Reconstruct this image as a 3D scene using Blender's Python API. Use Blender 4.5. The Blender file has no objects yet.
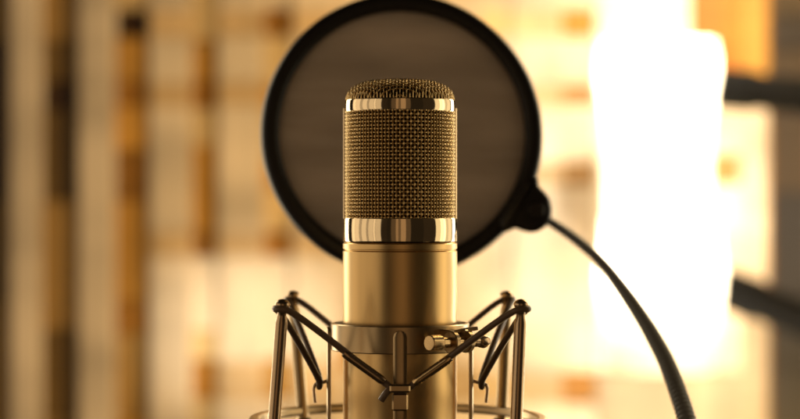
import bpy, math, random
import numpy as np
from mathutils import Vector, Matrix

random.seed(7)
rng = np.random.default_rng(7)
S = bpy.context.scene
COL = S.collection
R = math.radians

# ------------------------------------------------------------------ camera
D = 0.90                       # camera to microphone axis, metres
SX = 0.351 / 800               # metres per photo pixel in the plane of the microphone
cam_d = bpy.data.cameras.new('camera')
cam = bpy.data.objects.new('camera', cam_d)
COL.objects.link(cam)
cam.location = (0, -D, 0)
cam.rotation_euler = (R(90), 0, 0)
cam_d.sensor_width = 36
cam_d.lens = 36 * D / 0.351
cam_d.clip_start, cam_d.clip_end = 0.02, 60
cam_d.dof.use_dof = True
cam_d.dof.focus_distance = D - 0.026
cam_d.dof.aperture_fstop = 4.3
S.camera = cam

# ------------------------------------------------------------------ world, lamps, exposure
w = bpy.data.worlds.new('World')
S.world = w
w.use_nodes = True
w.node_tree.nodes['Background'].inputs[0].default_value = (1.0, 0.72, 0.42, 1)
w.node_tree.nodes['Background'].inputs[1].default_value = 0.012
S.view_settings.view_transform = 'Standard'
S.view_settings.look = 'None'
S.view_settings.exposure = 0
S.view_settings.gamma = 1
S.render.engine = 'CYCLES'
S.cycles.use_denoising = True
S.cycles.max_bounces = 8
S.cycles.transparent_max_bounces = 12
S.cycles.sample_clamp_indirect = 6
S.cycles.caustics_reflective = False


def area(name, loc, target, sx, sy, watts, col):
    l = bpy.data.lights.new(name, 'AREA')
    l.shape = 'RECTANGLE'
    l.size, l.size_y, l.energy, l.color = sx, sy, watts, col
    o = bpy.data.objects.new(name, l)
    COL.objects.link(o)
    o.location = loc
    o.rotation_euler = (Vector(target) - Vector(loc)).to_track_quat('-Z', 'Y').to_euler()
    return o


WARM = (1.0, 0.72, 0.40)
def ring_pos(deg, dist, z=0.0):          # round the microphone, 0 = towards the camera, + = right
    return (math.sin(R(deg)) * dist, -math.cos(R(deg)) * dist, z)

# tall light strips added round the microphone for its reflections, all out of frame: (from, to) in degrees, 0 = towards the camera, + = right
def strip(name, d0, d1, dist, lum, col, h=1.0):
    wd = 2 * dist * math.tan(R(abs(d1 - d0) / 2))
    area(name, ring_pos((d0 + d1) / 2, dist, 0.03), (0, 0, 0.03), wd, h, lum * math.pi * wd * h, col)


for d0, d1, lum in ((-39, -51, .62), (-51.5, -55, 1.0), (-55.5, -67, .72), (-67.5, -71, .40), (-71.5, -84, .80), (-84.5, -90, .45), (-90.5, -103, .9), (-103.5, -114, 1.2)):
    strip('reflect_strip_left', d0, d1, 1.1, lum, (1.0, 0.76, 0.50))
for d0, d1, lum in ((77, 89, 1.0), (89.5, 97, 1.9), (97.5, 106, 2.3), (106.5, 113, .8), (113.5, 128, 1.1)):
    strip('reflect_strip_right', d0, d1, 1.0, lum, (1.0, 0.80, 0.50))
strip('rim_fill_left', -128, -146, 0.62, 5.5, (1.0, 0.86, 0.62), 0.8)  # unseen pair added to brighten the microphone's edges
strip('rim_fill_right', 133, 146, 0.62, 8.0, (1.0, 0.89, 0.68), 0.8)
for d0, d1, lum in ((-38, -26, .016), (-25.5, -18.5, .008), (22.5, 48, .008), (48.5, 76, .02), (-18, -9, .10), (-8.5, -3, .34), (-2.5, 1, .16), (1.5, 12, .40), (12.5, 22, .10)):
    strip('room_glow', d0, d1, 2.2, lum * .85, (1.0, 0.60, 0.30), 2.4)
# lights added out of frame to brighten the lattice: washes from the right, then spots
area('wall_wash_high', (0.38, 0.50, 0.44), (0.18, 0.85, 0.05), 0.16, 0.16, 5.4, (1.0, 0.655, 0.26))
area('wall_wash_low', (0.38, 0.50, -0.44), (0.18, 0.85, -0.05), 0.16, 0.16, 5.4, (1.0, 0.655, 0.26))


def spot(name, loc, tgt, watts, cone, blend, col, soft=.02):
    l = bpy.data.lights.new(name, 'SPOT')
    l.energy, l.color, l.spot_size, l.spot_blend, l.shadow_soft_size = watts, col, R(cone), blend, soft
    o = bpy.data.objects.new(name, l)
    COL.objects.link(o)
    o.location = loc
    o.rotation_euler = (Vector(tgt) - Vector(loc)).to_track_quat('-Z', 'Y').to_euler()


def wall_pt(px, py):
    return ((px - 400) * SX * 1.944, 0.85, (209.5 - py) * SX * 1.944)


spot('patch_fill_spot', (0.30, 0.22, -0.03), wall_pt(255, 330), 42, 14, 1.0, (1.0, .86, .62))  # added, unseen: brightens one patch of the wall
spot('wall_spot_high', (0.24, 0.46, 0.46), wall_pt(650, 110), 22, 40, 1.0, (1.0, .90, .72))  # added, unseen pair: whitens the wall round the drum lamps
spot('wall_spot_low', (0.24, 0.46, -0.46), wall_pt(650, 270), 24, 40, 1.0, (1.0, .91, .74))


# ------------------------------------------------------------------ helpers
def at(px, py, y=0.0):
    """photo pixel -> point at real depth y behind the microphone axis"""
    k = SX * (D + y) / D
    return Vector(((px - 400) * k, y, (209.5 - py) * k))


def mesh_obj(name, verts, faces, mat, parent=None, sharp=35, smooth=True):
    me = bpy.data.meshes.new(name)
    me.from_pydata([tuple(v) for v in verts], [], [tuple(f) for f in faces])
    me.update()
    if smooth:
        me.shade_smooth()
        if sharp:
            me.set_sharp_from_angle(angle=R(sharp))
    me.materials.append(mat)
    o = bpy.data.objects.new(name, me)
    COL.objects.link(o)
    if parent:
        o.parent = parent
    return o


class MB:
    """collects shapes for one mesh"""
    def __init__(self):
        self.v, self.f, self.n = [], [], 0

    def add(self, v, f, M=None):
        for p in v:
            p = Vector(p)
            self.v.append(M @ p if M else p)
        for q in f:
            self.f.append(tuple(i + self.n for i in q))
        self.n += len(v)
        return self

    def lathe(self, prof, seg=96, M=None, closed=False, caps=True):
        v, f = [], []
        n = len(prof)
        for k in range(seg):
            a = 2 * math.pi * k / seg
            for r, z in prof:
                v.append((r * math.cos(a), r * math.sin(a), z))
        for k in range(seg):
            k2 = (k + 1) % seg
            for i in range(n - 1 if not closed else n):
                j = (i + 1) % n
                f.append((k * n + i, k2 * n + i, k2 * n + j, k * n + j))
        if not closed and caps:
            if prof[0][0] > 1e-7:
                f.append(tuple(k * n for k in range(seg))[::-1])
            if prof[-1][0] > 1e-7:
                f.append(tuple(k * n + n - 1 for k in range(seg)))
        return self.add(v, f, M)

    def tube(self, pts, r, sides=8, closed=False, cap=True):
        v, f = tube_geo(pts, r, sides, closed, cap)
        return self.add(v, f)

    def box(self, c, s, M=None, b=0.0):
        """box with chamfered vertical+horizontal edges (b = chamfer)"""
        hx, hy, hz = [q / 2 for q in s]
        if b <= 0:
            v = [(c[0] + i * hx, c[1] + j * hy, c[2] + k * hz) for i in (-1, 1) for j in (-1, 1) for k in (-1, 1)]
            f = [(0, 1, 3, 2), (4, 6, 7, 5), (0, 4, 5, 1), (2, 3, 7, 6), (0, 2, 6, 4), (1, 5, 7, 3)]
            return self.add(v, f, M)
        v, f = [], []
        ids = {}
        for i in (-1, 1):
            for j in (-1, 1):
                for k in (-1, 1):
                    for ax in range(3):
                        p = [i * (hx - b), j * (hy - b), k * (hz - b)]
                        p[ax] = (i, j, k)[ax] * (hx, hy, hz)[ax]
                        ids[(i, j, k, ax)] = len(v)
                        v.append((c[0] + p[0], c[1] + p[1], c[2] + p[2]))
        def quad(a):
            cen = sum((Vector(v[q]) for q in a), Vector()) / len(a) - Vector(c)
            p0, p1, p2 = [Vector(v[q]) for q in a[:3]]
            return a if (p1 - p0).cross(p2 - p0).dot(cen) > 0 else a[::-1]
        for ax in range(3):
            o1, o2 = [q for q in range(3) if q != ax]
            for s in (-1, 1):
                a = []
                for (t1, t2) in ((-1, -1), (1, -1), (1, 1), (-1, 1)):
                    key = [0, 0, 0]
                    key[ax], key[o1], key[o2] = s, t1, t2
                    a.append(ids[tuple(key) + (ax,)])
                f.append(quad(a))
        for ax in range(3):                      # edge chamfers along axis ax
            o1, o2 = [q for q in range(3) if q != ax]
            for s1 in (-1, 1):
                for s2 in (-1, 1):
                    a = []
                    for t, face in ((-1, o1), (1, o1), (1, o2), (-1, o2)):
                        key = [0, 0, 0]
                        key[ax], key[o1], key[o2] = t, s1, s2
                        a.append(ids[tuple(key) + (face,)])
                    f.append(quad(a))
        for i in (-1, 1):
            for j in (-1, 1):
                for k in (-1, 1):
                    f.append(quad([ids[(i, j, k, ax)] for ax in range(3)]))
        return self.add(v, f, M)

    def prism(self, poly, y0, y1, b=0.0006):
        """outline in (x, z), extruded along y with a small bevel"""
        P = [Vector((p[0], 0, p[1])) for p in poly]
        n = len(P)
        cx = sum(p.x for p in P) / n
        cz = sum(p.z for p in P) / n
        def shrink(d):
            out = []
            for i in range(n):
                a, q, c = P[i - 1], P[i], P[(i + 1) % n]
                t = (c - a).normalized()
                nrm = Vector((t.z, 0, -t.x))
                if nrm.dot(q - Vector((cx, 0, cz))) > 0:
                    nrm = -nrm
                out.append(q + nrm * d)
            return out
        rows = [(b, y0), (b * .3, y0 + b * .3), (0, y0 + b), (0, y1 - b), (b * .3, y1 - b * .3), (b, y1)]
        v, f = [], []
        for d, y in rows:
            for p in shrink(d):
                v.append((p.x, y, p.z))
        for k in range(len(rows) - 1):
            for i in range(n):
                j = (i + 1) % n
                f.append((k * n + i, k * n + j, (k + 1) * n + j, (k + 1) * n + i))
        f.append(tuple(range(n))[::-1])
        f.append(tuple(range((len(rows) - 1) * n, len(rows) * n)))
        return self.add(v, f)

    def build(self, name, mat, parent=None, sharp=35, smooth=True):
        o = mesh_obj(name, self.v, self.f, mat, parent, sharp, smooth)
        return fix_normals(o)


def fix_normals(o):
    import bmesh
    bm = bmesh.new()
    bm.from_mesh(o.data)
    bmesh.ops.recalc_face_normals(bm, faces=bm.faces)
    bm.to_mesh(o.data)
    bm.free()
    return o


def tube_geo(pts, r, sides=8, closed=False, cap=True):
    P = np.array([tuple(p) for p in pts], float)
    n = len(P)
    rad = np.full(n, r, float) if np.isscalar(r) else np.array(r, float)
    if closed:
        T = np.roll(P, -1, 0) - np.roll(P, 1, 0)
    else:
        T = np.gradient(P, axis=0)
    T /= np.linalg.norm(T, axis=1)[:, None]
    ref = np.array([0, 0, 1.0]) if abs(T[0][2]) < .9 else np.array([0, 1.0, 0])
    N = np.zeros_like(P)
    nv = ref - T[0] * ref.dot(T[0])
    nv /= np.linalg.norm(nv)
    N[0] = nv
    for i in range(1, n):
        nv = N[i - 1] - T[i] * N[i - 1].dot(T[i])
        N[i] = nv / np.linalg.norm(nv)
    B = np.cross(T, N)
    a = np.arange(sides) * 2 * math.pi / sides
    V = P[:, None] + rad[:, None, None] * (np.cos(a)[None, :, None] * N[:, None] + np.sin(a)[None, :, None] * B[:, None])
    v = V.reshape(-1, 3)
    f = []
    for i in range(n if closed else n - 1):
        i2 = (i + 1) % n
        for k in range(sides):
            k2 = (k + 1) % sides
            f.append((i * sides + k, i * sides + k2, i2 * sides + k2, i2 * sides + k))
    if cap and not closed:
        f.append(tuple(range(sides))[::-1])
        f.append(tuple((n - 1) * sides + k for k in range(sides)))
    return v, f


def catmull(pts, per=16, closed=False):
    P = [Vector(p) for p in pts]
    n = len(P)
    out = []
    for i in range(n if closed else n - 1):
        if closed:
            p0, p1, p2, p3 = P[i - 1], P[i], P[(i + 1) % n], P[(i + 2) % n]
        else:
            p0, p1, p2, p3 = P[max(i - 1, 0)], P[i], P[i + 1], P[min(i + 2, n - 1)]
        # centripetal parametrisation keeps corners tight
        t0 = 0.0
        t1 = t0 + max((p1 - p0).length, 1e-6) ** .5
        t2 = t1 + max((p2 - p1).length, 1e-6) ** .5
        t3 = t2 + max((p3 - p2).length, 1e-6) ** .5
        for k in range(per):
            t = t1 + (t2 - t1) * k / per
            a1 = p0 * ((t1 - t) / (t1 - t0)) + p1 * ((t - t0) / (t1 - t0))
            a2 = p1 * ((t2 - t) / (t2 - t1)) + p2 * ((t - t1) / (t2 - t1))
            a3 = p2 * ((t3 - t) / (t3 - t2)) + p3 * ((t - t2) / (t3 - t2))
            b1 = a1 * ((t2 - t) / (t2 - t0)) + a2 * ((t - t0) / (t2 - t0))
            b2 = a2 * ((t3 - t) / (t3 - t1)) + a3 * ((t - t1) / (t3 - t1))
            out.append(b1 * ((t2 - t) / (t2 - t1)) + b2 * ((t - t1) / (t2 - t1)))
    if not closed:
        out.append(P[-1])
    return out


def thing(name, label, cat, loc=(0, 0, 0), group=None):
    o = bpy.data.objects.new(name, None)
    o.empty_display_size = 0.02
    COL.objects.link(o)
    o.location = loc
    o['label'], o['category'] = label, cat
    if group:
        o['group'] = group
    return o


def settle(root):
    """parts were built in world space: keep them there under their thing"""
    inv = Matrix.Translation(root.location).inverted()
    for c in root.children:
        c.matrix_parent_inverse = inv


# ------------------------------------------------------------------ materials
def new_mat(name):
    m = bpy.data.materials.new(name)
    m.use_nodes = True
    nt = m.node_tree
    return m, nt, nt.nodes['Principled BSDF']


def metal(name, col, rough, var=0.06, scale=260, bump=0.0, aniso=0.0, stretch=(1, 1, 1), metallic=1.0):
    m, nt, b = new_mat(name)
    b.inputs['Metallic'].default_value = metallic
    b.inputs['Anisotropic'].default_value = aniso
    tc = nt.nodes.new('ShaderNodeTexCoord')
    mp = nt.nodes.new('ShaderNodeMapping')
    mp.inputs['Scale'].default_value = stretch
    nz = nt.nodes.new('ShaderNodeTexNoise')
    nz.inputs['Scale'].default_value = scale
    nz.inputs['Detail'].default_value = 5
    nt.links.new(tc.outputs['Object'], mp.inputs['Vector'])
    nt.links.new(mp.outputs['Vector'], nz.inputs['Vector'])
    mr = nt.nodes.new('ShaderNodeMapRange')
    mr.inputs['From Min'].default_value = .3
    mr.inputs['From Max'].default_value = .7
    mr.inputs['To Min'].default_value = max(rough - var, 0.01)
    mr.inputs['To Max'].default_value = rough + var
    nt.links.new(nz.outputs['Fac'], mr.inputs['Value'])
    nt.links.new(mr.outputs['Result'], b.inputs['Roughness'])
    mx = nt.nodes.new('ShaderNodeMix')
    mx.data_type = 'RGBA'
    mx.inputs[6].default_value = (*[c * .9 for c in col], 1)
    mx.inputs[7].default_value = (*[min(c * 1.08, 1) for c in col], 1)
    nt.links.new(nz.outputs['Fac'], mx.inputs[0])
    nt.links.new(mx.outputs[2], b.inputs['Base Color'])
    if bump:
        bp = nt.nodes.new('ShaderNodeBump')
        bp.inputs['Strength'].default_value = bump
        bp.inputs['Distance'].default_value = 0.0002
        nt.links.new(nz.outputs['Fac'], bp.inputs['Height'])
        nt.links.new(bp.outputs['Normal'], b.inputs['Normal'])
    return m


M_body = metal('satin_gold', (0.70, 0.48, 0.21), 0.35, 0.05, 70, 0.0, 0, (1, 1, .25))
M_chrome = metal('polished_gold', (0.93, 0.76, 0.50), 0.065, 0.02, 120)
M_wire = metal('grille_wire', (0.88, 0.64, 0.30), 0.31, 0.06, 500)
M_inner = metal('inner_screen_metal', (0.07, 0.045, 0.02), 0.55, 0.1, 800)
M_capsule = metal('capsule_metal', (0.45, 0.30, 0.12), 0.3)
M_mount = metal('aged_nickel', (0.46, 0.34, 0.19), 0.30, 0.015, 90, 0.0)
M_post = metal('dark_bronze', (0.52, 0.38, 0.24), 0.25, 0.02, 90, 0.0)
M_screw = metal('brass_screw', (0.70, 0.50, 0.26), 0.24, 0.04, 1200)


def plastic(name, col, rough, bump=0.0, scale=400):
    m, nt, b = new_mat(name)
    nz = nt.nodes.new('ShaderNodeTexNoise')
    nz.inputs['Scale'].default_value = scale
    nz.inputs['Detail'].default_value = 4
    tc = nt.nodes.new('ShaderNodeTexCoord')
    nt.links.new(tc.outputs['Object'], nz.inputs['Vector'])
    mx = nt.nodes.new('ShaderNodeMix')
    mx.data_type = 'RGBA'
    mx.inputs[6].default_value = (*[c * .75 for c in col], 1)
    mx.inputs[7].default_value = (*[min(c * 1.25, 1) for c in col], 1)
    nt.links.new(nz.outputs['Fac'], mx.inputs[0])
    nt.links.new(mx.outputs[2], b.inputs['Base Color'])
    b.inputs['Roughness'].default_value = rough
    b.inputs['Specular IOR Level'].default_value = .35
    if bump:
        bp = nt.nodes.new('ShaderNodeBump')
        bp.inputs['Strength'].default_value = bump
        bp.inputs['Distance'].default_value = 0.0003
        nt.links.new(nz.outputs['Fac'], bp.inputs['Height'])
        nt.links.new(bp.outputs['Normal'], b.inputs['Normal'])
    return m


M_cord = plastic('brown_cord', (0.17, 0.108, 0.062), 0.34, 0.2, 2500)
M_cord.node_tree.nodes['Principled BSDF'].inputs['Specular IOR Level'].default_value = .7
M_black = plastic('black_plastic', (0.009, 0.007, 0.0055), 0.42, 0.2, 900)
M_goose = plastic('gooseneck_black', (0.24, 0.24, 0.225), 0.42, 0.1, 900)
M_arm = plastic('lamp_arm_paint', (0.004, 0.0045, 0.006), 0.85)
M_arm.node_tree.nodes['Principled BSDF'].inputs['Specular IOR Level'].default_value = .12


def fabric():
    m, nt, b = new_mat('pop_screen_fabric')
    N, L = nt.nodes, nt.links
    out = N['Material Output']
    tc = N.new('ShaderNodeTexCoord')
    nz = N.new('ShaderNodeTexNoise')
    nz.inputs['Scale'].default_value = 16
    nz.inputs['Detail'].default_value = 6
    mp = N.new('ShaderNodeMapping')
    mp.inputs['Rotation'].default_value = (0, R(14), 0)
    mp.inputs['Scale'].default_value = (1, 1, 5)
    L.new(tc.outputs['Object'], mp.inputs['Vector'])
    L.new(mp.outputs['Vector'], nz.inputs['Vector'])
    cr = N.new('ShaderNodeMix')
    cr.data_type = 'RGBA'
    cr.inputs[6].default_value = (0.23, 0.190, 0.152, 1)
    cr.inputs[7].default_value = (0.50, 0.415, 0.335, 1)
    L.new(nz.outputs['Fac'], cr.inputs[0])
    d = N.new('ShaderNodeBsdfDiffuse')
    t = N.new('ShaderNodeBsdfTranslucent')
    L.new(cr.outputs[2], d.inputs['Color'])
    L.new(cr.outputs[2], t.inputs['Color'])
    mix = N.new('ShaderNodeMixShader')
    mix.inputs[0].default_value = 0.45
    L.new(d.outputs[0], mix.inputs[1])
    L.new(t.outputs[0], mix.inputs[2])
    tr = N.new('ShaderNodeBsdfTransparent')
    mix2 = N.new('ShaderNodeMixShader')
    mix2.inputs[0].default_value = 0.965
    L.new(tr.outputs[0], mix2.inputs[1])
    L.new(mix.outputs[0], mix2.inputs[2])
    L.new(mix2.outputs[0], out.inputs['Surface'])
    return m


M_fabric = fabric()


def wood(name, col, vertical=True, rough=0.5):
    m, nt, b = new_mat(name)
    N, L = nt.nodes, nt.links
    tc = N.new('ShaderNodeTexCoord')
    oi = N.new('ShaderNodeObjectInfo')
    add = N.new('ShaderNodeVectorMath')
    add.operation = 'ADD'
    L.new(tc.outputs['Object'], add.inputs[0])
    L.new(oi.outputs['Random'], add.inputs[1])
    mp = N.new('ShaderNodeMapping')
    mp.inputs['Scale'].default_value = (14, 14, 1.6) if vertical else (1.6, 14, 14)
    L.new(add.outputs[0], mp.inputs['Vector'])
    nz = N.new('ShaderNodeTexNoise')
    nz.inputs['Scale'].default_value = 3
    nz.inputs['Detail'].default_value = 8
    nz.inputs['Distortion'].default_value = 1.2
    L.new(mp.outputs['Vector'], nz.inputs['Vector'])
    mx = N.new('ShaderNodeMix')
    mx.data_type = 'RGBA'
    mx.inputs[6].default_value = (*[c * .72 for c in col], 1)
    mx.inputs[7].default_value = (*[min(c * 1.2, 1) for c in col], 1)
    L.new(nz.outputs['Fac'], mx.inputs[0])
    mp2 = N.new('ShaderNodeMapping')
    mp2.inputs['Scale'].default_value = (1.5, 1.5, 17) if vertical else (17, 1.5, 1.5)
    L.new(add.outputs[0], mp2.inputs['Vector'])
    n2 = N.new('ShaderNodeTexNoise')
    n2.inputs['Scale'].default_value = 1.0
    n2.inputs['Detail'].default_value = 1.5
    L.new(mp2.outputs['Vector'], n2.inputs['Vector'])
    dr = N.new('ShaderNodeMapRange')
    dr.inputs['From Min'].default_value, dr.inputs['From Max'].default_value = .35, .65
    dr.inputs['To Min'].default_value, dr.inputs['To Max'].default_value = .72, 1.08
    L.new(n2.outputs['Fac'], dr.inputs['Value'])
    dm = N.new('ShaderNodeMath')
    dm.operation = 'MULTIPLY'
    hv = N.new('ShaderNodeHueSaturation')
    mr = N.new('ShaderNodeMapRange')
    mr.inputs['To Min'].default_value = .86
    mr.inputs['To Max'].default_value = 1.12
    L.new(oi.outputs['Random'], mr.inputs['Value'])
    L.new(mr.outputs['Result'], dm.inputs[0])
    L.new(dr.outputs['Result'], dm.inputs[1])
    L.new(dm.outputs['Value'], hv.inputs['Value'])
    L.new(mx.outputs[2], hv.inputs['Color'])
    L.new(hv.outputs['Color'], b.inputs['Base Color'])
    b.inputs['Roughness'].default_value = rough
    return m


M_slat = wood('pale_oak', (0.62, 0.52, 0.41), True)
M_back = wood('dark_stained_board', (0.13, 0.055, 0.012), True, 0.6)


def glow(name, col, strength):
    m, nt, b = new_mat(name)
    b.inputs['Base Color'].default_value = (.9, .86, .78, 1)
    b.inputs['Roughness'].default_value = .4
    b.inputs['Emission Color'].default_value = (*col, 1)
    b.inputs['Emission Strength'].default_value = strength
    return m


M_bulb = glow('lit_bulb', (1.0, 0.82, 0.55), 8)


def paper():
    m, nt, b = new_mat('paper_shade')
    N, L = nt.nodes, nt.links
    d, t, mix = N.new('ShaderNodeBsdfDiffuse'), N.new('ShaderNodeBsdfTranslucent'), N.new('ShaderNodeMixShader')
    nz = N.new('ShaderNodeTexNoise')
    nz.inputs['Scale'].default_value = 60
    mx = N.new('ShaderNodeMix')
    mx.data_type = 'RGBA'
    mx.inputs[6].default_value, mx.inputs[7].default_value = (.80, .74, .62, 1), (.90, .86, .78, 1)
    L.new(nz.outputs['Fac'], mx.inputs[0])
    for q in (d, t):
        L.new(mx.outputs[2], q.inputs['Color'])
    mix.inputs[0].default_value = .6
    L.new(d.outputs[0], mix.inputs[1])
    L.new(t.outputs[0], mix.inputs[2])
    L.new(mix.outputs[0], N['Material Output'].inputs['Surface'])
    return m


M_shade = paper()

# ------------------------------------------------------------------ large structure: wooden lattice wall
YW = 0.85                                   # front of the slats behind the microphone
lat = thing('slat_wall', 'wall of pale upright slats with brown and amber wood blocks between, blurred behind the microphone', 'wall panel',
            (0, YW, -0.5))
KW = SX * (D + YW) / D                      # metres per photo pixel at the wall
PITCH = 71.8 * KW
x_first = (60 - 400) * KW                   # centre of a gap
XR = (768 - 400) * KW                       # right-hand end of the lattice
spans = [(-205, -178), (-133, -105), (-61, -32), (11, 41), (79, 115), (149.5, 190), (218, 265), (293, 337), (366, 408), (437, 481), (510, 563)]
Q = (D + YW) / 2.6                          # depth of the build-up
XL = -0.60
M_band = wood('honey_oak', (.52, .37, .21), False)
BANDS = {149.5: [(-220, None), (10, 'tan'), (38, None), (82, 'tan'), (108, None), (232, 'tan'), (257, None)],
         218: [(-220, None), (9, 'tan'), (37, None), (81, 'tan'), (106, None), (232, 'tan'), (257, None), (362, 'tan'), (402, None)],
         293: [(-220, None), (9, 'tan'), (37, None), (232, 'tan'), (257, None), (362, 'tan'), (402, None)],
         437: [(-220, None), (364, 'tan'), (402, None)],
         510: [(-220, None), (10, 'tan'), (37, None), (85, 'tan'), (106, None), (163, 'tan'), (186, None), (374, 'tan'), (403, None)]}
for a_, b_ in spans:                        # upright slats
    j = rng.uniform(-1.5, 1.5) * KW
    segs = BANDS.get(a_, [(-340, None)])
    for q_, (t_, tn) in enumerate(segs):
        e_ = segs[q_ + 1][0] if q_ + 1 < len(segs) else 700
        z1_, z0_ = (209.5 - t_) * KW - .0002, (209.5 - e_) * KW + .0002
        MB().box((((a_ + b_) / 2 - 400) * KW + j * .5, YW + .011 * Q, (z0_ + z1_) / 2), ((b_ - a_) * KW + j, .022 * Q, z1_ - z0_), b=.0008).build(
            'slat', M_slat if tn is None else M_band, lat, smooth=False)
TONE = {'dark': (.050, .020, .003), 'umber': (.15, .085, .018), 'brown': (.30, .175, .048), 'amber': (.27, .115, .007), 'gold': (.42, .215, .034), 'tan': (.54, .39, .20), 'glow_fade_buff': (.36, .285, .20), 'ochre': (.27, .145, .045),
        'pale': (.60, .48, .33), 'orange': (.36, .125, .005)}
TM = {k_: wood(k_ + '_tone', c_, False, .55) for k_, c_ in TONE.items()}
TM['pale'] = M_slat
# infill blocks down each gap: lower edge in photo pixels and tone, light and shade painted in
SEQ = {
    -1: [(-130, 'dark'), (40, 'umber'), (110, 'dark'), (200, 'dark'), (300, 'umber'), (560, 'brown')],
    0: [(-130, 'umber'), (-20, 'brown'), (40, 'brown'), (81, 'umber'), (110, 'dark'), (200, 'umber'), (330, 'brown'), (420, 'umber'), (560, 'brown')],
    1: [(-130, 'amber'), (-40, 'gold'), (9, 'tan'), (37, 'dark'), (81, 'gold'), (106, 'amber'), (150, 'gold'), (200, 'amber'), (300, 'gold'), (335, 'amber'), (420, 'brown'), (560, 'gold')],
    2: [(-130, 'tan'), (-40, 'amber'), (40, 'tan'), (81, 'gold'), (108, 'amber'), (145, 'tan'), (190, 'gold'), (232, 'gold'), (257, 'amber'), (330, 'pale'), (360, 'tan'), (400, 'amber'), (560, 'tan')],
    3: [(-130, 'tan'), (-40, 'amber'), (8, 'pale'), (36, 'amber'), (85, 'tan'), (108, 'gold'), (160, 'tan'), (190, 'gold'), (231, 'tan'), (257, 'amber'), (360, 'pale'), (400, 'gold'), (560, 'pale')],
    4: [(-130, 'tan'), (8, 'pale'), (36, 'amber'), (240, 'tan'), (330, 'pale'), (372, 'gold'), (560, 'pale')],
    5: [(-130, 'tan'), (240, 'tan'), (360, 'pale'), (402, 'gold'), (560, 'pale')],
    6: [(-130, 'pale'), (9, 'pale'), (37, 'tan'), (160, 'pale'), (186, 'tan'), (372, 'pale'), (403, 'tan'), (560, 'pale')],
    7: [(-130, 'pale'), (9, 'pale'), (37, 'orange'), (84, 'pale'), (106, 'ochre'), (162, 'pale'), (186, 'ochre'), (372, 'pale'), (403, 'amber'), (560, 'pale')],
    8: [(-130, 'gold'), (76, 'orange'), (154, 'pale'), (184, 'ochre'), (372, 'pale'), (560, 'glow_fade_buff')],
}
GAPS = {-1: (-32, 11), 0: (41, 79), 1: (115, 149.5), 2: (190, 218), 3: (265, 293), 4: (337, 366), 5: (408, 437), 6: (481, 510), 7: (563, 596), 8: (694, 741)}
M_glow_white = wood('glow_white_board', (.82, .77, .68), True)  # slat colour whitened to carry the glow behind the lamps
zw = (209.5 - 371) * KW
MB().box(((596 + 690 - 800) / 2 * KW, YW + .011 * Q, (zw + .5) / 2 + .0003), (94 * KW, .022 * Q, .5 - zw), b=.0015).build('slat', M_glow_white, lat, smooth=False)
MB().box(((596 + 690 - 800) / 2 * KW, YW + .011 * Q, (zw - .5) / 2 - .0003), (94 * KW, .022 * Q, zw + .5), b=.0015).build('slat', TM['glow_fade_buff'], lat, smooth=False)  # duller colour below, painted fade of the lamp glow
zj = (209.5 - 90) * KW
zq = (209.5 - 308) * KW
MB().box(((741 + 768 - 800) / 2 * KW, YW + .011 * Q, (zj + zq) / 2), (27 * KW, .022 * Q, zj - zq - .0006), b=.0015).build('slat', M_slat, lat, smooth=False)
MB().box(((741 + 768 - 800) / 2 * KW, YW + .011 * Q, (zq - .5) / 2 - .0003), (27 * KW, .022 * Q, zq + .5), b=.0015).build('slat', TM['glow_fade_buff'], lat, smooth=False)  # the fading glow painted into the end slat too
MB().box(((741 + 768 - 800) / 2 * KW, YW + .011 * Q, (zj + .5) / 2 + .0003), (27 * KW, .022 * Q, .5 - zj), b=.0015).build('slat', TM['gold'], lat, smooth=False)
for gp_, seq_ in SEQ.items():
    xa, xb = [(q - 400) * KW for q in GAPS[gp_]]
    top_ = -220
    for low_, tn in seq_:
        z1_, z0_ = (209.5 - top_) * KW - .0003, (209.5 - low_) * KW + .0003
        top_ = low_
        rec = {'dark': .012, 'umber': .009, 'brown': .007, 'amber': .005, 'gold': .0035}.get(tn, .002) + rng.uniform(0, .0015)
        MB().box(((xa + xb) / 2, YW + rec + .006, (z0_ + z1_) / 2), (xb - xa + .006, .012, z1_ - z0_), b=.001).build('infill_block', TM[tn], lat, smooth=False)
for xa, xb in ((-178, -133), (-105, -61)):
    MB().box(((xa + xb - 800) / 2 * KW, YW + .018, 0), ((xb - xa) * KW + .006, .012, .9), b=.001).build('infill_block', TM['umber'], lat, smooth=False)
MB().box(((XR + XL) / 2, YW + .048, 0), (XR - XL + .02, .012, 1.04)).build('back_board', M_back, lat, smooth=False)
settle(lat)

# added boards beyond the slat wall, shade put into their dark colour
cl = thing('shaded_boards', 'brown boards at the right edge, painted dark for the shade beyond the slat wall', 'wall panel', (XR + .12, YW + .05, -.3))
rows_ = [(-150, -60, 1.0), (-60, 10, 1.15), (10, 46, .32), (46, 118, 1.05), (118, 192, 1.2), (192, 300, .62), (300, 372, .5), (372, 460, .95), (460, 560, .6)]
for i, (t_, b_, tone) in enumerate(rows_):
    zt_, zb_ = (209.5 - t_) * KW - .0002, (209.5 - b_) * KW + .0002
    MB().box((XR + .121, YW + .050, (zt_ + zb_) / 2), (.24, .012, zt_ - zb_), b=.001).build(
        'board', wood('shade_dark_board', *[((.030 * tone, .018 * tone, .011) if i < 5 else (.018 * tone, .0145 * tone, .017 * tone))], False, .55), cl, smooth=False)
settle(cl)


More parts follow.
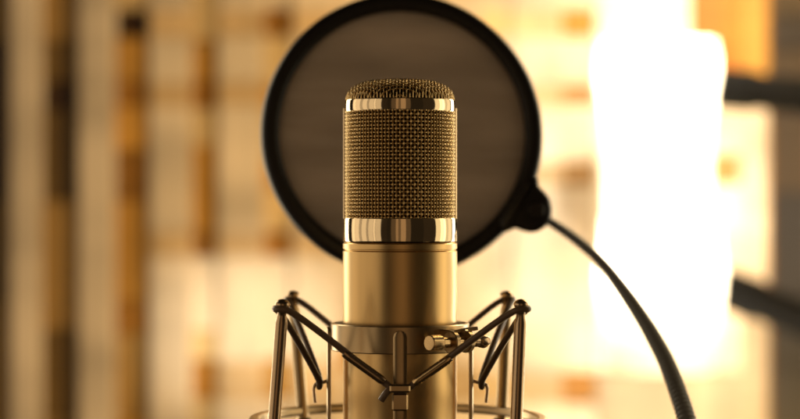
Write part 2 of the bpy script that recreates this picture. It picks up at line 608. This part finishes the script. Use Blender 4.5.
# ------------------------------------------------------------------ lit drum lamps by the lattice
def drum_lamp(px, outline, y, arm_from, arm_to, label, watts):
    k = SX * (D + y) / D
    ys = [q[1] for q in outline]
    c = at(px, (min(ys) + max(ys)) / 2, y)
    t = thing('drum_lamp', label, 'lamp', c, 'glowing drum lamps by the slat wall')
    M = Matrix.Translation((c.x, c.y, 0))
    pts = catmull([(r_ * k, 0, (209.5 - py) * k) for r_, py in outline], 6)
    prof = [(p.x, p.z) for p in pts]
    MB().lathe(prof, 56, M, caps=False).build('shade', M_shade, t, 60)
    hb = .022
    bulb = MB().lathe([(0, -hb)] + [(.017 * math.cos(a), .5 * hb + .017 * math.sin(a) - .006) for a in np.linspace(-1.0, math.pi / 2 - .01, 12)] + [(0, .5 * hb + .011)], 24,
                      Matrix.Translation(c)).build('bulb', M_bulb, t, 60)
    pl = bpy.data.lights.new('lamp_light', 'POINT')
    pl.energy, pl.color, pl.shadow_soft_size = watts, (1.0, .86, .62), .012
    po = bpy.data.objects.new('lamp_light', pl)
    COL.objects.link(po)
    po.location = (c.x, c.y, c.z + .026)
    po.parent = t
    p0, p1 = at(*arm_from, y), at(*arm_to, y)
    ax = p1 - p0
    L = ax.length
    Ma = Matrix.Translation(p0) @ ax.to_track_quat('Z', 'Y').to_matrix().to_4x4()
    MB().lathe([(0, -.016), (14 * k, -.014), (21 * k, -.008), (21 * k, .022), (17 * k, .031), (0, .031)], 32, Ma).build('socket', M_arm, t, 30)
    MB().lathe([(0, .030), (18 * k, .030), (20 * k, L), (0, L)], 24, Ma).build('arm', M_arm, t, 30)
    settle(t)
    return t


YL = YW - .17 * Q
drum_lamp(658, [(52, 212), (53, 180), (53, 130), (56, 100), (60, 75), (59, 55), (57, 42)], YL, (722, 88), (880, 104),
          'upper of two glowing drum lamps, its dark arm level to the right', 2.2)
drum_lamp(661, [(54, 370), (57, 335), (60, 305), (63, 280), (61, 258), (58, 240), (57, 216)], YL, (730, 290), (880, 350),
          'lower of two glowing drum lamps, its dark arm sloping down to the right', 2.4)

# ------------------------------------------------------------------ microphone
mic = thing('studio_microphone', 'gold condenser microphone with woven wire grille and two polished bands, upright in the shock mount', 'microphone',
            (0, 0, -0.125))
KF = SX * (D - .022) / D                    # scale at the front face
def zf(py): return (209.5 - py) * KF

RB = 0.0250
zb_top = zf(243)
z_groove = zf(250.5)
MB().lathe([(0, -.125), (.021, -.125), (.0235, -.1235), (RB, -.119), (RB, z_groove - .0007), (RB - .0006, z_groove - .0002)], 160).build('body', M_body, mic, 30)
MB().lathe([(RB - .0007, z_groove - .0006), (RB - .0007, z_groove + .0001), (RB - .0001, z_groove + .0003), (RB, z_groove + .0007), (RB, zb_top - .0006), (RB - .0006, zb_top), (.02, zb_top)], 160).build('collar', M_body, mic, 30)


def band(r, z0, z1):
    b = .0005
    MB().lathe([(r - .0022, z0), (r - b, z0), (r - b * .3, z0 + b * .3), (r, z0 + b), (r, z1 - b), (r - b * .3, z1 - b * .3), (r - b, z1), (r - .0022, z1)],
               192, closed=True).build('trim_band', M_chrome, mic, 25)


RG = 0.02355
z_lb1, z_lb0 = zf(218), zf(242.3)
z_tb1, z_tb0 = zf(97.5), zf(110)
band(0.0249, z_lb0, z_lb1)
band(0.0243, z_tb0, z_tb1)

# woven wire grille: 94 upright wires, rings threaded over and under them
NV, WR = 94, 0.00037
AMP = 0.00036
rows = 30
z0, z1 = z_lb1 - .0008, z_tb0 + .0008
dz = (z1 - z0) / rows
g = MB()
gv, gf, gn = [], [], 0
def push(v, f):
    global gn
    gv.append(np.asarray(v))
    gf.extend(tuple(i + gn for i in q) for q in f)
    gn += len(v)
for i in range(NV):
    a = 2 * math.pi * (i + .5 + rng.normal(0, .035)) / NV
    zz = np.linspace(z0, z1, rows * 4 + 1)
    ph = math.pi * (zz - z0) / dz + (math.pi if i % 2 else 0)
    rr = RG - AMP * np.sin(ph)
    push(*tube_geo(np.stack([rr * math.cos(a), rr * math.sin(a), zz], 1), WR, 6))
for j in range(rows):
    aa = np.arange(NV * 4) * 2 * math.pi / (NV * 4)
    idx = aa / (2 * math.pi) * NV - .5
    sgn = 1 if j % 2 == 0 else -1
    rr = RG + AMP * np.cos(math.pi * idx) * sgn
    zz = z0 + (j + .5 + rng.normal(0, .03)) * dz + .00005 * np.sin(aa * 3 + rng.uniform(0, 6)) * rng.uniform(0, 1)
    push(*tube_geo(np.stack([rr * np.cos(aa), rr * np.sin(aa), zz], 1), WR, 6, closed=True))
mesh_obj('grille', np.concatenate(gv), gf, M_wire, mic, sharp=0)

# domed cap of the same weave
zt, zr = zf(77.3), z_tb1 - .0006
RC = 0.0236
def dome(x, y):
    q = min(math.hypot(x, y) / RC, 1.0)
    return zr + (zt - zr) * max(1 - q ** 3.6, 0) ** (1 / 2.1)
gv, gf, gn = [], [], 0
PT = 0.00138
nw = int(RC / PT)
for axis in (0, 1):
    for i in range(-nw, nw + 1):
        u = (i + .0) * PT
        half = math.sqrt(max(RC * RC - u * u, 0))
        if half < .002:
            continue
        # dense near the rim where the cap turns down
        s = np.sin(np.linspace(-math.pi / 2, math.pi / 2, 150)) * half * .99995
        pts = []
        for t in s:
            x, y = (u, t) if axis == 0 else (t, u)
            e = 1e-5
            z = dome(x, y)
            if math.hypot(x, y) < RC * .985:
                n = Vector((-(dome(x + e, y) - dome(x - e, y)) / (2 * e), -(dome(x, y + e) - dome(x, y - e)) / (2 * e), 1)).normalized()
            else:
                n = Vector((x, y, 0.15)).normalized()
            off = .00026 * math.cos(math.pi * t / PT) * (1 if (i + axis) % 2 == 0 else -1)
            pts.append(Vector((x, y, z)) + n * off)
        push(*tube_geo(pts, WR * .86, 6))
mesh_obj('grille_cap', np.concatenate(gv), gf, M_wire, mic, sharp=0)

# dark fine screen behind the weave, and the capsule inside it
scr = [(.0222, z0), (.0222, z_tb1 + .0005)]
for q in np.linspace(1, 0, 14):
    r = .0222 * q
    scr.append((r, zr - .0011 + (zt - zr) * max(1 - q ** 3.6, 0) ** (1 / 2.1)))
MB().lathe(scr, 96).build('inner_screen', M_inner, mic, 60)
for s in (-1, 1):
    MB().box((s * .0243, 0, (z_lb1 + z_tb0) / 2), (.0011, .0042, z_tb0 - z_lb1 + .004), b=.0003).build('side_strip', M_chrome, mic, 30)
settle(mic)

# ------------------------------------------------------------------ shock mount
sm = thing('shock_mount', 'bronze spider shock mount with four posts and brown elastic cord, clamped round the microphone', 'shock mount', (0, 0, -0.093))
KFm = SX * (D - .030) / D
def zm(py): return (209.5 - py) * KFm
ro, ri = 0.0303, 0.0285
zr1, zr0 = zm(326.5), zm(354.5)
bb = .0004
MB().lathe([(ri, zr0 + bb), (ri + bb, zr0), (ro - bb, zr0), (ro, zr0 + bb), (ro, zr1 - bb), (ro - bb, zr1), (ri + bb, zr1), (ri, zr1 - bb)],
           160, closed=True).build('clamp_ring', M_mount, sm, 30)
zl = -.112
MB().lathe([(ri, zl), (ro, zl), (ro, zl + .008), (ri, zl + .008)], 128, closed=True).build('lower_ring', M_mount, sm, 30)
# rubber liner between ring and microphone
MB().lathe([(.0251, zr0 + .002), (ri, zr0 + .002), (ri, zr1 - .0045), (.0251, zr1 - .0045)], 96, closed=True).build('liner', M_cord, sm, 30)
# four flat struts down the cradle
for k in range(4):
    a = R(-90 + 90 * k)
    top = zm(331)
    m = MB()
    half, rI, rO = .0029 / ro, ro + .0001, ro + .0019
    cs = [(rI, -half), (rI, half), (rO - .0009, half)] + [(rO - .0009 * (t / half) ** 4 * .6, t) for t in np.linspace(half * .96, -half * .96, 9)] + [(rO - .0009, -half)]
    zs = [(zl + .001, 1.0), (top - .0026, 1.0), (top - .0012, .86), (top - .0004, .62), (top, .3)]
    n_ = len(cs)
    v = [(r_ * math.cos(a + t * w_), r_ * math.sin(a + t * w_), z_) for z_, w_ in zs for r_, t in cs]
    f = [(i * n_ + j, i * n_ + (j + 1) % n_, (i + 1) * n_ + (j + 1) % n_, (i + 1) * n_ + j) for i in range(len(zs) - 1) for j in range(n_)]
    f += [tuple(range(n_))[::-1], tuple(range((len(zs) - 1) * n_, len(zs) * n_))]
    m.add(v, f)
    st = m.build('strut', M_mount, sm, 30)
# outer ring
zo = -211 * SX
RO = .0632
CX = -.0008
pr = []
for q in range(20):
    a = 2 * math.pi * q / 20
    pr.append((RO + .0024 * np.sign(math.cos(a)) * abs(math.cos(a)) ** .6, zo + .0021 * np.sign(math.sin(a)) * abs(math.sin(a)) ** .6))
MB().lathe(pr, 160, Matrix.Translation((CX, 0, 0)), closed=True).build('outer_ring', M_mount, sm, 40)
# posts: front pair and rear pair
tops = {'fl': at(282.5, 306, -.042), 'fr': at(521, 306, -.042), 'rr': at(506.5, 297, .042), 'rl': at(293, 297, .042)}
feet = {'fl': (-.0535, -.0375), 'fr': (.0485, -.0395), 'rr': (.0465, .0430), 'rl': (-.0445, .0450)}
for k in ('fl', 'fr', 'rr', 'rl'):
    p1 = tops[k]
    p0 = Vector((feet[k][0], feet[k][1], zo - .004))
    d = (p1 - p0)
    L = d.length
    M = Matrix.Translation(p0) @ d.to_track_quat('Z', 'Y').to_matrix().to_4x4()
    rp = .0026 if k[0] == 'f' else .0027
    po = MB().lathe([(0, -.006), (rp * 1.5, -.006), (rp * 1.5, 0), (rp, .001), (rp, L - .007), (rp * .9, L - .006), (rp * .75, L - .004), (0, L - .004)],
                    28, M).build('post', M_post if k[0] == 'f' else M_mount, sm, 35)
    kn = [(0, L - .0055), (.0019, L - .0055), (.0019, L - .0012), (.0028, L - .0004), (.0032, L + .0006)]
    kn += [(.0032 * math.cos(a), L + .0006 + .0024 * math.sin(a)) for a in np.linspace(0.15, math.pi / 2, 8)]
    kn[-1] = (0, kn[-1][1])
    nb = MB().lathe(kn, 28, M).build('post_cap', M_post, po, 50)

# elastic cord: one loop from post to hook to post
hooks = {'f': Vector((0, -.0335, zm(386))), 'r': Vector((.0345, 0, at(0, 383).z)), 'b': Vector((0, .0335, at(0, 383).z)), 'l': Vector((-.0340, 0, at(0, 383).z))}
RCORD = .00145
seq = [('fl', 'f'), ('fr', 'r'), ('rr', 'b'), ('rl', 'l')]
path = []
names = ['fl', 'f', 'fr', 'r', 'rr', 'b', 'rl', 'l']
pos = {**tops, **hooks}
for n_, nm in enumerate(names):
    p = pos[nm]
    prev = pos[names[n_ - 1]]
    nxt = pos[names[(n_ + 1) % 8]]
    rad = Vector((p.x, p.y, 0)).normalized()
    if nm in tops:                                    # round the outside of the post, under its cap
        base = p + Vector((0, 0, -.0012))
        side = Vector((-rad.y, rad.x, 0))
        dp = (prev - base).normalized()
        dn = (nxt - base).normalized()
        sp = 1 if side.dot(dp) > 0 else -1
        path += [base + side * sp * .0031 + dp * .0035, base + side * sp * .0026 + rad * .0016, base + rad * .0033,
                 base - side * sp * .0026 + rad * .0016, base - side * sp * .0031 + dn * .0035]
    else:                                             # under the hook
        tang = Vector((-rad.y, rad.x, 0))
        dp = (prev - p).normalized()
        dn = (nxt - p).normalized()
        sp = 1 if tang.dot(dp) > 0 else -1
        wd = .0039 if nm in 'fb' else .0016
        path += [p + tang * sp * wd + dp * .003 + rad * .0008, p + tang * sp * wd * .9 + rad * .0012 + Vector((0, 0, -.0004)),
                 p + rad * .0014 + Vector((0, 0, -.0016)),
                 p - tang * sp * wd * .9 + rad * .0012 + Vector((0, 0, -.0004)), p - tang * sp * wd + dn * .003 + rad * .0008]
MB().tube(catmull(path, 10, True), RCORD, 12, closed=True).build('elastic_cord', M_cord, sm, 0)
# sleeves on the two front strands
for nm, s, t0, t1 in (('fl', -1, .56, .93), ('fr', 1, .62, .95)):
    a = tops[nm] + Vector((0, -.002, -.001))
    b = hooks['f'] + Vector((s * .0036, -.0012, 0))
    n_ = 14
    pts = [a.lerp(b, t0 + (t1 - t0) * q / n_) for q in range(n_ + 1)]
    rads = [RCORD * (1.05 if q in (0, n_) else 1.30) for q in range(n_ + 1)]
    MB().tube(pts, rads, 14).build('cord_sleeve', M_post if s < 0 else M_screw, sm, 30)
# hooks on the struts
for nm, rad in (('l', Vector((-1, 0, 0))), ('r', Vector((1, 0, 0))), ('b', Vector((0, 1, 0)))):
    h = hooks[nm]
    base = rad * (ro + .0012)
    base.z = h.z + .0012
    o1 = h + rad * .0032 + Vector((0, 0, -.0024))
    m = MB()
    m.tube(catmull([base, h + Vector((0, 0, .0002)), o1 + Vector((0, 0, .0018)), o1 + rad * .0006, o1 + rad * .0004 + Vector((0, 0, -.003)),
                    o1 + rad * .0000 + Vector((0, 0, -.0062))], 8), .00072, 10)
    m.build('hook', M_post, sm, 40)
m = MB()
hz = hooks['f'].z
m.box((0, -.0346, hz - .0004), (.0088, .0062, .0034), b=.0007)
m.box((0, -.0336, hz - .0064), (.0068, .0030, .0074), b=.0007)
m.build('hook', M_mount, sm, 30)
MB().tube(catmull([(-.0040, -.0352, hz - .0006), (-.0058, -.0356, hz - .0024), (-.0080, -.0352, hz - .0056)], 6), .00150, 12).build('cord_end', M_cord, sm, 40)

# clamp screw at the right front of the ring, with its lugs
p0 = at(429, 343, -.0385)
p1 = at(485, 341, -.0160)
d = p1 - p0
L = d.length
M = Matrix.Translation(p0) @ d.to_track_quat('Z', 'Y').to_matrix().to_4x4()
MB().lathe([(0, 0), (.0030, 0), (.0034, .0004), (.0034, .0060), (.0031, .0065), (.0024, .0068), (.0024, .0150), (.0022, .0152), (.0022, L - .006), (0, L - .006)],
           36, M).build('clamp_screw', M_screw, sm, 30)
MB().lathe([(0, L - .0075), (.0020, L - .0075), (.0024, L - .0070), (.0024, L - .0048), (.0015, L - .0044), (.0015, L - .0038), (.0028, L - .0030), (.0031, L - .001),
            (.0026, L + .0008), (.0012, L + .0016), (0, L + .0017)], 28, M).build('screw_nut', M_post, sm, 30)
for t_, mat_ in ((.40, M_mount), (.66, M_mount)):
    c = p0.lerp(p1, t_)
    Ml = Matrix.Translation(c) @ d.to_track_quat('Z', 'Y').to_matrix().to_4x4()
    poly = [(.0040 * math.cos(a), .0040 * math.sin(a)) for a in np.linspace(0, math.pi, 12)]
    mm = MB()
    mm.lathe([(.0021, -.0013), (.0043, -.0013), (.0047, -.0009), (.0047, .0009), (.0043, .0013), (.0021, .0013)], 30, Ml, closed=True)
    # web from the lug to the ring
    inward = Vector((c.x, c.y, 0))
    rr_ = inward.length
    inward.normalize()
    a_ = math.atan2(inward.y, inward.x)
    Mw = Matrix.Rotation(a_, 4, 'Z')
    mm.box(((rr_ + ro - .0008) / 2, 0, c.z + .0022), (max(rr_ - ro + .0016, .002), .0026, .0060), Mw, b=.0004)
    mm.build('clamp_lug', mat_, sm, 30)
MB().box((0, 0, 0), (.0160, .0030, .0016), Matrix.Translation(at(461, 330.5, -.022)) @ Matrix.Rotation(R(28), 4, 'Z') @ Matrix.Rotation(R(-6), 4, 'Y'), b=.0004).build('clamp_plate', M_mount, sm, 30)
settle(sm)

# ------------------------------------------------------------------ pop filter
YP = 0.105
KP = SX * (D + YP) / D
pc = at(402.5, 134.5, YP)
pf = thing('pop_filter', 'round black pop filter with brown mesh screen on a thin gooseneck, behind the microphone', 'pop filter', pc)
Mp = Matrix.Translation(pc) @ Matrix.Rotation(R(7), 4, 'Z') @ Matrix.Rotation(R(-5), 4, 'X') @ Matrix.Rotation(R(90), 4, 'X')
ROp, RIp = 142.0 * KP, 123.0 * KP
pr = []
cxp, hw, hd = (ROp + RIp) / 2, (ROp - RIp) / 2, .0058
for q in range(28):
    a = 2 * math.pi * q / 28
    ca, sa = math.cos(a), math.sin(a)
    pr.append((cxp + hw * np.sign(ca) * abs(ca) ** .7, hd * np.sign(sa) * abs(sa) ** .7))
MB().lathe(pr, 200, Mp, closed=True).build('hoop', M_black, pf, 50)
m = MB()
for zz in (-.0022, .0022):
    n = 96
    v = [(0, 0, zz)]
    f = []
    for rr_ in (.3, .6, .85, 1.0):
        for k in range(n):
            a = 2 * math.pi * k / n
            v.append(((RIp + .002) * rr_ * math.cos(a), (RIp + .002) * rr_ * math.sin(a), zz))
    for k in range(n):
        f.append((0, 1 + k, 1 + (k + 1) % n))
        for j in range(3):
            f.append((1 + j * n + k, 1 + (j + 1) * n + k, 1 + (j + 1) * n + (k + 1) % n, 1 + j * n + (k + 1) % n))
    m.add(v, f, Mp)
mesh_obj('screen', m.v, m.f, M_fabric, pf, sharp=0)
# clamp lobe at lower right
lobe = [(537, 178), (538.5, 186), (543, 191), (548, 197), (550.5, 205), (551, 213), (549, 221), (544, 227.5), (537, 231.5), (529, 232.5), (521, 230.5), (515, 228.5), (509, 231),
        (503, 232), (499, 222), (508, 205), (520, 190), (528, 180)]
pts = catmull([at(a, b, YP) for a, b in lobe], 5, True)
MB().prism([(p.x, p.z) for p in pts], YP - .0072, YP + .0072, b=.0022).build('clamp_joint', M_black, pf, 50)
sc_ = at(535, 210, YP)
MB().lathe([(0, 0), (.0042, 0), (.0042, .0012), (.0036, .0019), (.0012, .0019), (.0012, .0012), (0, .0012)], 28, Matrix.Translation((sc_.x, YP - .0070, sc_.z)) @ Matrix.Rotation(R(90), 4, 'X')).build('joint_screw', M_black, pf, 30)
gp = [(546, 219, .105), (552, 223, .105), (575, 239, .103), (600, 261, .098), (620, 286, .090), (637, 310, .079), (653, 336, .066), (667, 363, .052), (678, 392, .038), (688, 424, .026),
      (697, 466, .016), (702, 520, .010)]
cp = catmull([at(a, b, c) for a, b, c in gp], 90)
acc = [0.0]
for i in range(1, len(cp)):
    acc.append(acc[-1] + (cp[i] - cp[i - 1]).length)
Lg = acc[-1]
samp = int(Lg / .00026)
P = np.array([tuple(p) for p in cp])
sa = np.linspace(0, Lg, samp)
Q = np.stack([np.interp(sa, acc, P[:, i]) for i in range(3)], 1)
base_r = np.interp(sa / Lg, [0, .15, .45, .75, 1], [.0022, .0026, .0034, .0040, .0043])
rib = .00038 * np.sin(2 * math.pi * sa / .0024) * np.interp(sa / Lg, [0, .3, .6], [.7, 1.0, 1.2])
MB().tube(Q, base_r + rib, 18).build('gooseneck', M_goose, pf, 0)
settle(pf)
